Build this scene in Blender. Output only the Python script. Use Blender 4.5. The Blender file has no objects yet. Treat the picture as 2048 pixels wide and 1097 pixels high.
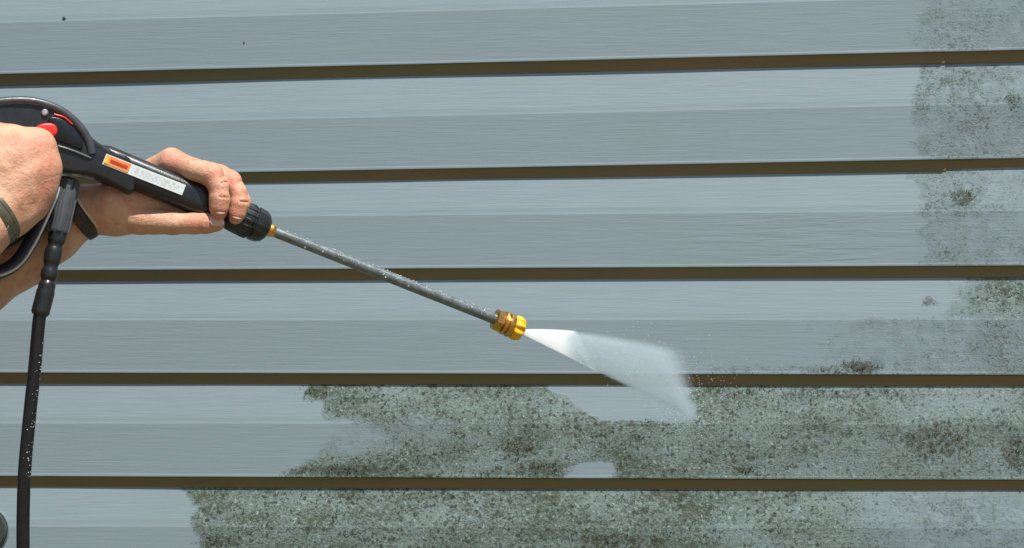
import bpy, bmesh, math, random
import numpy as np
from mathutils import Vector, Matrix, noise
random.seed(7); np.random.seed(7)
R = math.radians
scn = bpy.context.scene
col = scn.collection

# ------------------------------------------------------------------ camera
W, H, FPX = 2048.0, 1097.0, 3500.0
cam_d = bpy.data.cameras.new('camera'); cam = bpy.data.objects.new('camera', cam_d); col.objects.link(cam)
cam.location = (0.185, -2.0, 1.0)
cam.rotation_euler = (R(90 + 3.4), 0, R(5.3))
cam_d.sensor_width = 36; cam_d.lens = 36 * FPX / W
cam_d.clip_start = 0.05; cam_d.clip_end = 600
scn.camera = cam
CM = Matrix.LocRotScale(cam.location, cam.rotation_euler, None)
CR = CM.to_3x3(); CO = Vector(cam.location)

# ------------------------------------------------------------------ light
SUN = Vector((0.30, -0.37, 0.89)).normalized()          # towards the sun
world = bpy.data.worlds.new('World'); scn.world = world; world.use_nodes = True
wn = world.node_tree.nodes; wl = world.node_tree.links
sky = wn.new('ShaderNodeTexSky'); sky.sky_type = 'NISHITA'; sky.sun_disc = False
sky.sun_elevation = math.asin(SUN.z); sky.sun_rotation = math.atan2(SUN.x, SUN.y)
bgn = wn['Background']; bgn.inputs['Strength'].default_value = 0.075
wl.new(sky.outputs[0], bgn.inputs['Color'])
sd = bpy.data.lights.new('sun', 'SUN'); sd.energy = 4.9; sd.angle = R(0.5); sd.color = (1, 0.965, 0.91)
so = bpy.data.objects.new('sun', sd); col.objects.link(so)
so.rotation_euler = (-SUN).to_track_quat('-Z', 'Y').to_euler()
scn.view_settings.view_transform = 'Standard'; scn.view_settings.look = 'None'
scn.view_settings.exposure = 0.41; scn.view_settings.gamma = 1
scn.view_settings.use_curve_mapping = False
scn.render.engine = 'CYCLES'
scn.cycles.transparent_max_bounces = 16

# ------------------------------------------------------------------ geometry helpers
def ray(px, py):
    return CR @ Vector(((px - W / 2) / FPX, -(py - H / 2) / FPX, -1))
def at(px, py, d=0.0):                                   # point at distance d in front of the wall face
    r = ray(px, py); t = (-d - CO.y) / r.y
    return CO + r * t
def pix(p):                                              # where a wall point shows, used for the shapes of the stains
    q = CR.transposed() @ (Vector(p) - CO)
    return (W / 2 + FPX * q.x / -q.z, H / 2 - FPX * q.y / -q.z)
GA = at(150, 300, 0.40); GB = at(1040, 660, 0.20)
GN = (GB - GA).cross(Vector((0, 0, 1))).normalized()
if GN.y > 0: GN = -GN                                    # gun's side that faces the viewer
def G(px, py, off=0.0):                                  # point in the upright plane through the gun
    r = ray(px, py); t = (GA - CO).dot(GN) / r.dot(GN)
    return CO + r * t + GN * off

def link(name, me, mat=None, parent=None, smooth=True):
    o = bpy.data.objects.new(name, me); col.objects.link(o)
    if mat is not None:
        for m in (mat if isinstance(mat, (list, tuple)) else [mat]): me.materials.append(m)
    if smooth and len(me.polygons): me.polygons.foreach_set('use_smooth', [True] * len(me.polygons))
    if parent:
        o.parent = parent
        o.matrix_parent_inverse = Matrix.Translation(-parent.location)
    return o
def bmobj(name, bm, mat, parent=None, smooth=True, sharp=35):
    me = bpy.data.meshes.new(name)
    bmesh.ops.recalc_face_normals(bm, faces=bm.faces)
    if smooth and sharp:
        for e in bm.edges:
            if len(e.link_faces) == 2 and e.calc_face_angle(0) > R(sharp): e.smooth = False
    bm.to_mesh(me); bm.free()
    return link(name, me, mat, parent, smooth)
def thing(name, label, cat, loc, group=None):
    o = bpy.data.objects.new(name, None); col.objects.link(o); o.location = loc; o.empty_display_size = .05
    o['label'] = label; o['category'] = cat
    if group: o['group'] = group
    return o
def sweep(bm, pts, rads, segs=20, cap=True, shape=None, up=Vector((0, 0, 1))):
    """tube through pts; shape(angle)->radius factor"""
    pts = [Vector(p) for p in pts]; n = len(pts); rings = []
    t0 = (pts[1] - pts[0]).normalized()
    a = up - t0 * up.dot(t0)
    if a.length < 1e-3: a = Vector((1, 0, 0)) - t0 * t0.x
    a.normalize()
    for i, p in enumerate(pts):
        j0, j1 = max(i - 1, 0), min(i + 1, n - 1)
        t = pts[j1] - pts[j0]
        k0, k1 = j0, j1
        while t.length < 1e-7 and k1 < n - 1: k1 += 1; t = pts[k1] - pts[k0]
        while t.length < 1e-7 and k0 > 0: k0 -= 1; t = pts[k1] - pts[k0]
        t.normalize()
        a = (a - t * a.dot(t)).normalized(); b = t.cross(a)
        rings.append([bm.verts.new(p + (a * math.cos(h) + b * math.sin(h)) * rads[i] * (shape(h, i) if shape else 1))
                      for h in [2 * math.pi * s / segs for s in range(segs)]])
    for i in range(n - 1):
        for s in range(segs):
            bm.faces.new((rings[i][s], rings[i][(s + 1) % segs], rings[i + 1][(s + 1) % segs], rings[i + 1][s]))
    if cap:
        bm.faces.new(rings[0][::-1]); bm.faces.new(rings[-1])
    return rings
def lathe(a, b, prof, segs=24, shape=None):
    """prof: list of (distance fraction 0..1 along a-b, radius)"""
    bm = bmesh.new(); a = Vector(a); b = Vector(b)
    sweep(bm, [a.lerp(b, f) for f, r in prof], [r for f, r in prof], segs, True, shape)
    return bm
def spline(pts, n):
    pts = [Vector(p) for p in pts]; out = []
    P = [pts[0] * 2 - pts[1]] + pts + [pts[-1] * 2 - pts[-2]]
    for i in range(1, len(P) - 2):
        for k in range(n):
            t = k / n; p0, p1, p2, p3 = P[i - 1:i + 3]
            out.append(.5 * ((2 * p1) + (p2 - p0) * t + (2 * p0 - 5 * p1 + 4 * p2 - p3) * t * t + (3 * p1 - p0 - 3 * p2 + p3) * t ** 3))
    out.append(pts[-1]); return out
def slab(outline, off0, off1, bevel, segs=3):
    """solid from an outline in the gun's plane, between two offsets"""
    bm = bmesh.new()
    f = [bm.verts.new(G(x, y, off1)) for x, y in outline]
    b = [bm.verts.new(G(x, y, off1) + GN * (off0 - off1)) for x, y in outline]
    bm.faces.new(f); bm.faces.new(b[::-1]); n = len(f)
    for i in range(n): bm.faces.new((f[i], b[i], b[(i + 1) % n], f[(i + 1) % n]))
    if bevel:
        bmesh.ops.recalc_face_normals(bm, faces=bm.faces)
        ed = [e for e in bm.edges if len(e.link_faces) == 2 and any(len(q.verts) > 4 for q in e.link_faces)]
        bmesh.ops.bevel(bm, geom=ed, offset=bevel, segments=segs, profile=.5, affect='EDGES', clamp_overlap=True)
    return bm
def loop_spline(pts, n):
    P = [Vector((x, y, 0)) for x, y in pts]; m = len(P); out = []
    for i in range(m):
        p0, p1, p2, p3 = P[i - 1], P[i], P[(i + 1) % m], P[(i + 2) % m]
        for k in range(n):
            t = k / n
            q = .5 * ((2 * p1) + (p2 - p0) * t + (2 * p0 - 5 * p1 + 4 * p2 - p3) * t * t + (3 * p1 - p0 - 3 * p2 + p3) * t ** 3)
            out.append((q.x, q.y))
    return out

# ------------------------------------------------------------------ materials
class N:
    def __init__(s, name):
        s.m = bpy.data.materials.new(name); s.m.use_nodes = True; s.t = s.m.node_tree
        s.b = s.t.nodes['Principled BSDF']; s.out = s.t.nodes['Material Output']
    def n(s, typ, **kw):
        o = s.t.nodes.new(typ)
        for k, v in kw.items():
            if hasattr(o, k): setattr(o, k, v)
            else: o.inputs[k].default_value = v
        return o
    def l(s, a, b): s.t.links.new(a, b)
    def math(s, op, a, b=None, c=None, clamp=False):
        o = s.n('ShaderNodeMath', operation=op); o.use_clamp = clamp
        for i, v in enumerate((a, b, c)):
            if v is None: continue
            if isinstance(v, (int, float)): o.inputs[i].default_value = v
            else: s.l(v, o.inputs[i])
        return o.outputs[0]
    def mix(s, fac, a, b, blend='MIX'):
        o = s.n('ShaderNodeMix', data_type='RGBA', blend_type=blend)
        for i, v in ((0, fac), (6, a), (7, b)):
            if isinstance(v, (int, float)): o.inputs[i].default_value = v
            elif isinstance(v, tuple): o.inputs[i].default_value = (*v, 1) if len(v) == 3 else v
            else: s.l(v, o.inputs[i])
        return o.outputs[2]
    def coord(s, scale=(1, 1, 1), rot=(0, 0, 0)):
        c = s.n('ShaderNodeNewGeometry'); mp = s.n('ShaderNodeMapping')
        mp.inputs['Scale'].default_value = scale; mp.inputs['Rotation'].default_value = rot
        s.l(c.outputs['Position'], mp.inputs['Vector']); return mp.outputs[0]
    def noise(s, scale, detail=3, rough=.5, vec=None, dist=0):
        o = s.n('ShaderNodeTexNoise'); o.inputs['Scale'].default_value = scale
        o.inputs['Detail'].default_value = detail; o.inputs['Roughness'].default_value = rough
        o.inputs['Distortion'].default_value = dist
        s.l(vec if vec is not None else s.coord(), o.inputs['Vector']); return o.outputs['Fac']
    def ramp(s, v, lo, hi, a=0., b=1.):
        o = s.n('ShaderNodeMapRange'); o.clamp = True
        s.l(v, o.inputs[0])
        for i, x in enumerate((lo, hi, a, b)):
            o.inputs[i + 1].default_value = x
        return o.outputs[0]
    def attr(s, name):
        o = s.n('ShaderNodeAttribute'); o.attribute_name = name; return o.outputs['Fac']
    def bump(s, h, strength=.3, dist=.001, base=None):
        o = s.n('ShaderNodeBump'); o.inputs['Strength'].default_value = strength; o.inputs['Distance'].default_value = dist
        s.l(h, o.inputs['Height'])
        if base is not None: s.l(base, o.inputs['Normal'])
        return o.outputs[0]

def plain(name, c, rough=.5, metal=0, var=.15, scale=60, bump=.15, spec=.5, bs=None):
    m = N(name)
    v = m.noise(scale, 4, .6)
    c2 = tuple(x * (1 - var) for x in c); c3 = tuple(min(1, x * (1 + var)) for x in c)
    m.l(m.mix(m.ramp(v, .3, .7), c2, c3), m.b.inputs['Base Color'])
    m.l(m.ramp(m.noise(scale * 1.7, 3), .3, .7, rough * .8, min(1, rough * 1.25)), m.b.inputs['Roughness'])
    m.b.inputs['Metallic'].default_value = metal; m.b.inputs['Specular IOR Level'].default_value = spec
    m.l(m.bump(m.noise(bs or scale * 12, 3), bump, .0004), m.b.inputs['Normal'])
    return m.m

# siding: painted grey, embossed wood grain, algae where it has not been washed
def siding_mat():
    m = N('siding')
    grain = m.noise(1, 4, .6, m.coord((16, 16, 420)), .6)
    grain2 = m.noise(1, 2, .5, m.coord((9, 9, 170)))
    blotch = m.noise(5, 4, .6)
    soft = m.noise(1, 3, .5, m.coord((2, 2, 5)))
    base = m.mix(m.ramp(grain, .3, .7), (.216, .278, .304), (.234, .298, .330))
    base = m.mix(m.ramp(blotch, .35, .7, 0, .45), base, (.208, .276, .290))
    base = m.mix(m.ramp(soft, .4, .75, 0, .3), base, (.226, .298, .342))
    dirt, moss, rip = m.attr('dirt'), m.attr('moss'), m.attr('ripple')
    edge = m.noise(55, 5, .7)
    cover = m.ramp(m.math('ADD', dirt, m.math('MULTIPLY', m.math('SUBTRACT', edge, .5), 1.3)), .28, .58)
    film = m.math('MULTIPLY', cover, m.ramp(dirt, .25, .9, .35, 1.))
    n1 = m.noise(165, 7, .78)                           # specks
    n2 = m.noise(420, 4, .65)
    n3 = m.noise(60, 6, .72)
    big = m.noise(13, 5, .62); patch = m.noise(1, 4, .6, m.coord((9, 9, 26)))
    fc = m.mix(m.ramp(n1, .40, .60), (.074, .108, .078), (.200, .268, .226))
    fc = m.mix(m.ramp(big, .48, .68, 0, .6), fc, (.104, .134, .066))
    fc = m.mix(m.ramp(n3, .50, .62, 0, .5), fc, (.222, .300, .258))
    heavy = m.ramp(dirt, .45, .75)
    col_ = m.mix(m.math('MULTIPLY', film, m.ramp(patch, .36, .66, .95, .50)), base, m.mix(heavy, (.120, .155, .158), fc))
    amt = m.math('ADD', dirt, m.math('ADD', m.math('MULTIPLY', m.math('SUBTRACT', big, .5), 1.3), m.math('MULTIPLY', m.math('SUBTRACT', patch, .5), -1.2)))
    mixn = m.math('ADD', m.math('MULTIPLY', n1, .65), m.math('MULTIPLY', n2, .35))
    sp = m.math('MULTIPLY', m.ramp(m.math('SUBTRACT', mixn, m.ramp(amt, .2, 1.05, .600, .475)), -.02, .055), cover)
    sp2 = m.math('MULTIPLY', m.ramp(m.math('SUBTRACT', n3, m.ramp(amt, .4, 1.2, .64, .51)), -.02, .06), cover)
    dark = m.mix(m.ramp(n2, .4, .6), (.026, .042, .032), (.066, .082, .052))
    col_ = m.mix(m.math('MULTIPLY', sp, m.ramp(dirt, .3, .85, .30, .85)), col_, dark)
    col_ = m.mix(m.math('MULTIPLY', m.math('MULTIPLY', sp2, m.ramp(n1, .42, .58)), .80), col_, (.042, .056, .038))
    n4 = m.n('ShaderNodeTexVoronoi', feature='F1'); n4.inputs['Scale'].default_value = 210; n4.inputs['Randomness'].default_value = 1
    wob = m.n('ShaderNodeVectorMath', operation='ADD'); wn_ = m.n('ShaderNodeTexNoise'); wn_.inputs['Scale'].default_value = 300
    sc_ = m.n('ShaderNodeVectorMath', operation='SCALE'); sc_.inputs['Scale'].default_value = .007
    co_ = m.coord(); m.l(co_, wn_.inputs['Vector']); m.l(wn_.outputs['Color'], sc_.inputs[0]); m.l(co_, wob.inputs[0]); m.l(sc_.outputs[0], wob.inputs[1])
    m.l(wob.outputs[0], n4.inputs['Vector'])
    sepc = m.n('ShaderNodeSeparateColor'); m.l(n4.outputs['Color'], sepc.inputs[0])
    rad = m.math('MULTIPLY', m.ramp(m.math('ADD', sepc.outputs[0], m.math('MULTIPLY', amt, .32)), .72, 1.25), .62)
    dot = m.math('MULTIPLY', m.ramp(m.math('SUBTRACT', rad, n4.outputs['Distance']), -.04, .12), cover)
    col_ = m.mix(m.math('MULTIPLY', dot, m.ramp(dirt, .42, .8, .10, .80)), col_, (.030, .044, .032))
    pale = m.math('MULTIPLY', m.ramp(m.noise(200, 6, .75, m.coord((1, 1, 1), (0, 0, 1))), .555, .64), m.math('MULTIPLY', film, m.ramp(dirt, .5, .8, .10, .70)))
    col_ = m.mix(pale, col_, (.35, .46, .41))
    ms = m.ramp(m.math('ADD', moss, m.math('MULTIPLY', m.math('SUBTRACT', m.noise(150, 6, .8), .5), 3.6)), .50, .90)
    ms = m.math('MULTIPLY', ms, m.ramp(moss, 0.02, .25))
    col_ = m.mix(m.math('MULTIPLY', ms, .78), col_, m.mix(m.ramp(n2, .35, .65), (.018, .026, .014), (.080, .080, .034)))
    m.l(col_, m.b.inputs['Base Color'])
    m.l(m.math('ADD', m.ramp(grain, .3, .7, .42, .62), m.math('MULTIPLY', film, .25)), m.b.inputs['Roughness'])
    m.b.inputs['Specular IOR Level'].default_value = .35
    b1 = m.bump(m.math('ADD', grain, m.math('MULTIPLY', m.math('ADD', grain2, m.noise(1, 4, .7, m.coord((60, 60, 500)))), .5)), .22, .0010)
    wv = m.noise(1, 3, .55, m.coord((16, 16, 150), (0, R(-42), 0)), .8)
    b2 = m.bump(m.math('MULTIPLY', wv, rip), .30, .0016, b1)
    b3 = m.bump(m.math('MULTIPLY', m.math('ADD', m.math('ADD', sp, ms), m.math('MULTIPLY', n2, film)), 1.0), .5, .0014, b2)
    m.l(b3, m.b.inputs['Normal'])
    return m.m
def shade_mat():  # brown of the shadow lines below the boards, put into the colour
    m = N('brown_shade')
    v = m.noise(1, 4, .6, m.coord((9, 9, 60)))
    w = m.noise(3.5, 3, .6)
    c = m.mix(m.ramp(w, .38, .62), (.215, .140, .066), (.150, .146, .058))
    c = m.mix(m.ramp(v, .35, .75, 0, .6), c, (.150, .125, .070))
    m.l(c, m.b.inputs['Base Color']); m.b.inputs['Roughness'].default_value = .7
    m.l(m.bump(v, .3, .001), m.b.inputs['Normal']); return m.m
def skin_mat():
    m = N('skin')
    a = m.noise(38, 4, .6); b = m.noise(110, 4, .65); f = m.noise(900, 3, .6)
    c = m.mix(m.ramp(a, .35, .68), (.64, .375, .235), (.50, .215, .125))
    c = m.mix(m.ramp(b, .45, .75, 0, .5), c, (.66, .44, .30))
    c = m.mix(m.ramp(m.noise(70, 2), .62, .74, 0, .35), c, (.36, .17, .10))
    c = m.mix(m.math('MULTIPLY', m.attr('flush'), m.ramp(b, .3, .6, .35, .8)), c, (.60, .215, .145))
    c = m.mix(m.ramp(m.noise(1, 3, .6, m.coord((45, 45, 130), (0, .6, 0))), .60, .72, 0, .30), c, (.40, .20, .17))
    m.l(c, m.b.inputs['Base Color'])
    m.b.inputs['Subsurface Weight'].default_value = .12
    m.b.inputs['Subsurface Radius'].default_value = (1, .35, .2); m.b.inputs['Subsurface Scale'].default_value = .003
    m.l(m.ramp(b, .3, .7, .42, .6), m.b.inputs['Roughness'])
    vo = m.n('ShaderNodeTexVoronoi', feature='DISTANCE_TO_EDGE'); vo.inputs['Scale'].default_value = 420
    m.l(m.coord(), vo.inputs['Vector'])
    b1 = m.bump(m.noise(120, 6, .7), .6, .0030)
    b2 = m.bump(m.math('ADD', m.math('MULTIPLY', vo.outputs['Distance'], 1.5), f), .25, .0006, b1)
    m.l(b2, m.b.inputs['Normal']); return m.m
def soil_mat():
    m = N('soil')
    c = m.mix(m.noise(3, 5, .65), (.15, .105, .06), (.24, .18, .11))
    c = m.mix(m.ramp(m.noise(.7, 4), .45, .6), c, (.12, .13, .05))
    m.l(c, m.b.inputs['Base Color']); m.b.inputs['Roughness'].default_value = .95
    m.l(m.bump(m.noise(25, 6, .7), .8, .02), m.b.inputs['Normal']); return m.m
def spray_mat(name, strength, colr=(.93, .96, .98), streak=1.):
    m = N(name)
    d = m.attr('wet'); u = m.attr('fan')
    cb = m.n('ShaderNodeCombineXYZ'); m.l(m.math('MULTIPLY', u, 34), cb.inputs[0]); m.l(m.math('MULTIPLY', m.attr('along'), 1.6), cb.inputs[1])
    st = m.noise(1, 4, .6, cb.outputs[0]); fine = m.noise(260, 3, .6)
    k = m.math('ADD', m.ramp(st, .25, .75, 1 - .22 * streak, 1 + .12 * streak), m.math('MULTIPLY', m.math('SUBTRACT', fine, .5), .18))
    fac = m.math('MULTIPLY', m.math('MULTIPLY', d, k), strength, clamp=True)
    tr = m.n('ShaderNodeBsdfTransparent'); df = m.n('ShaderNodeBsdfDiffuse'); tl = m.n('ShaderNodeBsdfTranslucent')
    for q in (df, tl): q.inputs['Color'].default_value = (*colr, 1)
    mx = m.n('ShaderNodeMixShader'); mx.inputs[0].default_value = .3; m.l(df.outputs[0], mx.inputs[1]); m.l(tl.outputs[0], mx.inputs[2])
    fm = m.n('ShaderNodeMixShader'); m.l(fac, fm.inputs[0]); m.l(tr.outputs[0], fm.inputs[1]); m.l(mx.outputs[0], fm.inputs[2])
    m.l(fm.outputs[0], m.out.inputs['Surface']); m.t.nodes.remove(m.b); return m.m
def sticker_mat(name, c, c2, sc):
    m = N(name)
    v = m.noise(1, 2, .5, m.coord((900, 900, 500)))
    m.l(m.mix(m.ramp(v, .55, .65, 0, .35), c, c2), m.b.inputs['Base Color']); m.b.inputs['Roughness'].default_value = .35; return m.m
def clear_drop():
    m = N('water_drop'); m.b.inputs['Base Color'].default_value = (.95, .98, 1, 1); m.b.inputs['Roughness'].default_value = .04
    m.b.inputs['IOR'].default_value = 1.33; m.b.inputs['Transmission Weight'].default_value = .6
    m.l(m.ramp(m.noise(80), .3, .7, .02, .08), m.b.inputs['Roughness']); return m.m

M_SIDE = siding_mat(); M_SHADE = shade_mat(); M_SKIN = skin_mat()
M_BLACK = plain('black_plastic', (.014, .016, .018), .30, 0, .25, 90, .25)
M_RUBBER = plain('black_rubber', (.006, .006, .008), .30, 0, .3, 120, .3)
M_DARK = plain('charcoal_plastic', (.045, .050, .056), .38, 0, .2, 90, .25)
M_STEEL = plain('wet_grey_steel', (.17, .20, .205), .36, .55, .3, 140, .35)
M_BRASS = plain('brass', (.62, .34, .10), .28, .95, .25, 90, .2)
M_YEL = plain('yellow_plastic', (.82, .44, .008), .32, 0, .12, 90, .15)
M_RED = plain('red_plastic', (.70, .03, .02), .35, 0, .12, 90, .15)
M_DROP = clear_drop()
M_PALE = plain('pale_metal', (.55, .56, .58), .3, .6, .15, 90, .1)

# ------------------------------------------------------------------ ground
bm = bmesh.new()
n = 24
for i in range(n + 1):
    for j in range(n + 1):
        x = (i / n * 2 - 1); y = (j / n * 2 - 1)
        x = math.copysign(abs(x) ** 3 * 150, x); y = math.copysign(abs(y) ** 3 * 150, y)
        bm.verts.new((x, y, .02 * noise.noise(Vector((x, y, 0)) * .8)))
bm.verts.ensure_lookup_table()
for i in range(n):
    for j in range(n):
        a = i * (n + 1) + j
        bm.faces.new([bm.verts[k] for k in (a, a + n + 1, a + n + 2, a + 1)])
g = bmobj('ground', bm, soil_mat()); g['kind'] = 'structure'

# ------------------------------------------------------------------ the wall of lap siding
def ell(px, py, cx, cy, rx, ry):
    return max(0., 1 - math.sqrt(((px - cx) / rx) ** 2 + ((py - cy) / ry) ** 2))
def sm(v, a, b):
    t = min(1, max(0, (v - a) / (b - a))); return t * t * (3 - 2 * t)
def dirt_at(px, py):
    j = 26 * noise.noise(Vector((px / 60, py / 30, 0))) + 16 * noise.noise(Vector((px / 20, py / 12, 3)))
    d = 0.
    if py < 130: d = .47 * sm(px + j, 1790, 1850)
    elif py < 332: d = .56 * sm(px + j, 1800, 1850)
    elif py < 548:
        e = 1815 if py > 400 else 1800
        d = .56 * sm(px + j, e, e + 45) * (1 - .20 * sm(px, 1925, 1985))
    elif py < 750:
        if py < 632: d = .72 * sm(px + j * 1.4, 1865 - (py - 570) * .6, 1960)
        else: d = max(.43 * sm(px + j * 2, 1470, 1760), .62 * sm(px + j, 1840, 1990))
        if py > 715: d = max(d, .46 * sm(px + j, 1380, 1440) * sm(py, 712, 735))
    elif py < 958:
        e = 612 if py < 805 else (640 if py < 855 else 640 - (py - 855) * .95)
        d = .80 * sm(px + j, e - 8, e + (22 if py < 840 else 60))
        # strip already washed under the spray
        if 1060 < px < 1400:
            low = 780 + 55 * sm(px, 1085, 1230) if px < 1230 else 835 + (px - 1230) * .06
            d *= 1 - (1 - sm(py - j * .5, low - 8, low + 10)) * (1 - sm(px - j, 1366, 1392)) * sm(px + j, 1065, 1110)
        if py > 900: d *= 1 - sm(ell(px + j * 1.2, py + j * .4, 1182, 950, 64, 34), .0, .22)
        d *= 1 - .42 * sm(ell(px, py, 690 + j, 872, 110, 52), 0, .5)
        d *= 1 - .25 * sm(ell(px, py, 850 + j, 860, 90, 40), 0, .6)
        d *= 1 - .12 * sm(px, 1500, 1750)
    else:
        e = 372 + (12 if py > 1010 else 0)
        d = .86 * sm(px + j, e - 10, e + 22) * (1 - .38 * sm(px, 1550, 1850))
    return d
MOSS = [(1722, 735, 62, 22, 1), (1690, 742, 120, 14, .6), (690, 941, 135, 20, .95), (600, 944, 60, 14, .7), (1040, 892, 66, 36, .8), (1095, 938, 90, 26, .85), (960, 945, 140, 14, .5),
        (1880, 885, 105, 62, .75), (2035, 905, 52, 75, .8), (1990, 845, 80, 40, .4), (630, 783, 42, 24, .8), (1240, 1082, 190, 34, .75), (440, 1085, 90, 30, .6),
        (1925, 396, 36, 26, 1), (2028, 200, 30, 26, .8), (1860, 606, 26, 16, .9), (2010, 590, 60, 34, .5), (1480, 940, 40, 20, .8), (1900, 505, 36, 18, .5),
        (1500, 762, 420, 26, .5), (1700, 788, 300, 26, .55), (820, 990, 340, 22, .45), (1180, 782, 60, 10, .2), (1120, 842, 60, 9, .5), (1280, 842, 90, 8, .5)]
def moss_at(px, py):
    return max(w * min(1, 1.5 * ell(px, py, a, b, c, e)) for a, b, c, e, w in MOSS)
# shadow line tops measured at both ends of the wall
lines = [(-65, -112), (147, 103), (353, 319), (542, 533), (747, 751), (954, 961), (1161, 1170)]
XL, XR = -1.9, 1.7
zs = []
for a, b in lines:
    A = at(100, a); B = at(1950, b); s = (B.z - A.z) / (B.x - A.x); zs.append((A.z - s * A.x, s))
pitch = .118
while zs[0][0] < 2.45: zs.insert(0, (zs[0][0] + pitch, zs[0][1] * .8))
while zs[-1][0] > .16: zs.append((zs[-1][0] - pitch, zs[-1][1] * .8))
wall = thing('siding_wall', 'grey blue lap siding house wall, washed clean on the left and mouldy at the lower right', 'wall', (0, 0, 0))
SEAM = at(1893, 200).x
vis_x0, vis_x1 = -.78, .80
def prof(h):
    """outward offset of the plank face, h = list of (z fraction, offset)"""
    return h
def plank(k, x0, x1, push=0.0):
    z0, s0 = zs[k]; z1, s1 = zs[k - 1]
    top_over = .006
    visible = -.1 < (z0 - .45) < 1.05 and z0 > .70 and z0 < 1.5
    if visible:
        xs = [x0] + [x for x in np.arange(max(x0 + .01, vis_x0), min(x1 - .003, vis_x1), .0045)] + [x1]
    else: xs = list(np.linspace(x0, x1, 8))
    me = bpy.data.meshes.new('siding_plank'); V = []; F = []; D = []; Mo = []; Rp = []
    rows = None
    for x in xs:
        zb = z0 + s0 * x; zt = z1 + s1 * x; P = zt - zb
        hflat = .0635; strip_h = .0118
        r = [(0.0, -.0012), (.0004, -.0002), (.0010, .0002), (.0026, .00025), (.0042, 0)]
        nf = 14 if visible else 1
        r += [(.0042 + (hflat - .0042 - .0015) * i / nf, 0) for i in range(1, nf + 1)]
        r += [(hflat + .0010, -.0004)]
        end = P - strip_h + .004; nb = 9 if visible else 1
        for i in range(1, nb + 1):
            z = hflat + .001 + (end - hflat - .001) * i / nb; r.append((z, -(z - hflat) * .155))
        wob = .0007 * noise.noise(Vector((x * 3, k * 7.1, 0)))
        for z, o in r: V.append((x, -(o + push + wob), zb + z))
        rows = len(r)
    for i in range(len(xs) - 1):
        for j in range(rows - 1):
            a = i * rows + j; F.append((a, a + rows, a + rows + 1, a + 1))
    # back faces so that the board is a solid sheet, 1.2 mm thick
    nV = len(V)
    for v in V[:nV]: 
        pass
    me.from_pydata(V, [], F); me.update()
    if visible:
        for v in V:
            px, py = pix(v)
            # classify by course, so that a stain stops at the lap
            px_, py_ = px, py
            D.append(dirt_at(px_, py_)); Mo.append(moss_at(px_, py_))
            Rp.append(min(1, 2.2 * ell(px_, py_, 1620, 478, 320, 90)))
    else:
        D = [(.75 if k > 8 and v[0] > -.3 else 0) for v in V]; Mo = [0] * nV; Rp = [0] * nV
    for nm, dat in (('dirt', D), ('moss', Mo), ('ripple', Rp)):
        at_ = me.attributes.new(nm, 'FLOAT', 'POINT'); at_.data.foreach_set('value', dat)
    o = link('siding_plank', me, M_SIDE, wall, False)
    md = o.modifiers.new('thick', 'SOLIDIFY'); md.thickness = .0012; md.offset = -1
    # added strip whose brown colour stands in for the shadow under the board's butt
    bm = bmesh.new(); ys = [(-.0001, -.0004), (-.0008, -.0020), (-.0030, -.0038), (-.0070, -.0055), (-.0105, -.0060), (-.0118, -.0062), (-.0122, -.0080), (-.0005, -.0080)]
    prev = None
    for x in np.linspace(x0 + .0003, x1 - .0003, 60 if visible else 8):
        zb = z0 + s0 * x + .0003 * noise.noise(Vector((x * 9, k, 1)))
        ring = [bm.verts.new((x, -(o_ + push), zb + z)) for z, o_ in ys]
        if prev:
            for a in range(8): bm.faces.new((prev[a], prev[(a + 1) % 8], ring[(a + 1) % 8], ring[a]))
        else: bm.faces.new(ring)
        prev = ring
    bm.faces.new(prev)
    bmobj('shade_strip', bm, M_SHADE, o, smooth=False)
    return o
for k in range(1, len(zs)):
    zc = zs[k][0]
    if 1.16 < zc < 1.55:
        plank(k, XL, SEAM + .0); plank(k, SEAM - .02, XR, -.0016)
    elif .9 < zc < 1.1:
        plank(k, XL, .62); plank(k, .60, XR, -.0016)
    else: plank(k, XL, XR)
bm = bmesh.new(); bmesh.ops.create_cube(bm, size=1)
bmesh.ops.transform(bm, verts=bm.verts, matrix=Matrix.Translation(((XL + XR) / 2, .075, 1.27)) @ Matrix.Diagonal((XR - XL, .12, 2.5, 1)))
bmobj('sheathing', bm, plain('sheathing_wood', (.30, .22, .13), .8), wall, smooth=False)
def nail(px, py, r):
    p = at(px, py); b = lathe(p + Vector((0, .001, 0)), p + Vector((0, -.0006, 0)), [(0, r), (.6, r), (1, r * .7)], 12)
    bmobj('nail', b, M_DARK, wall)
nail(128, 37, .0021); nail(488, 86, .0012)

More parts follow.
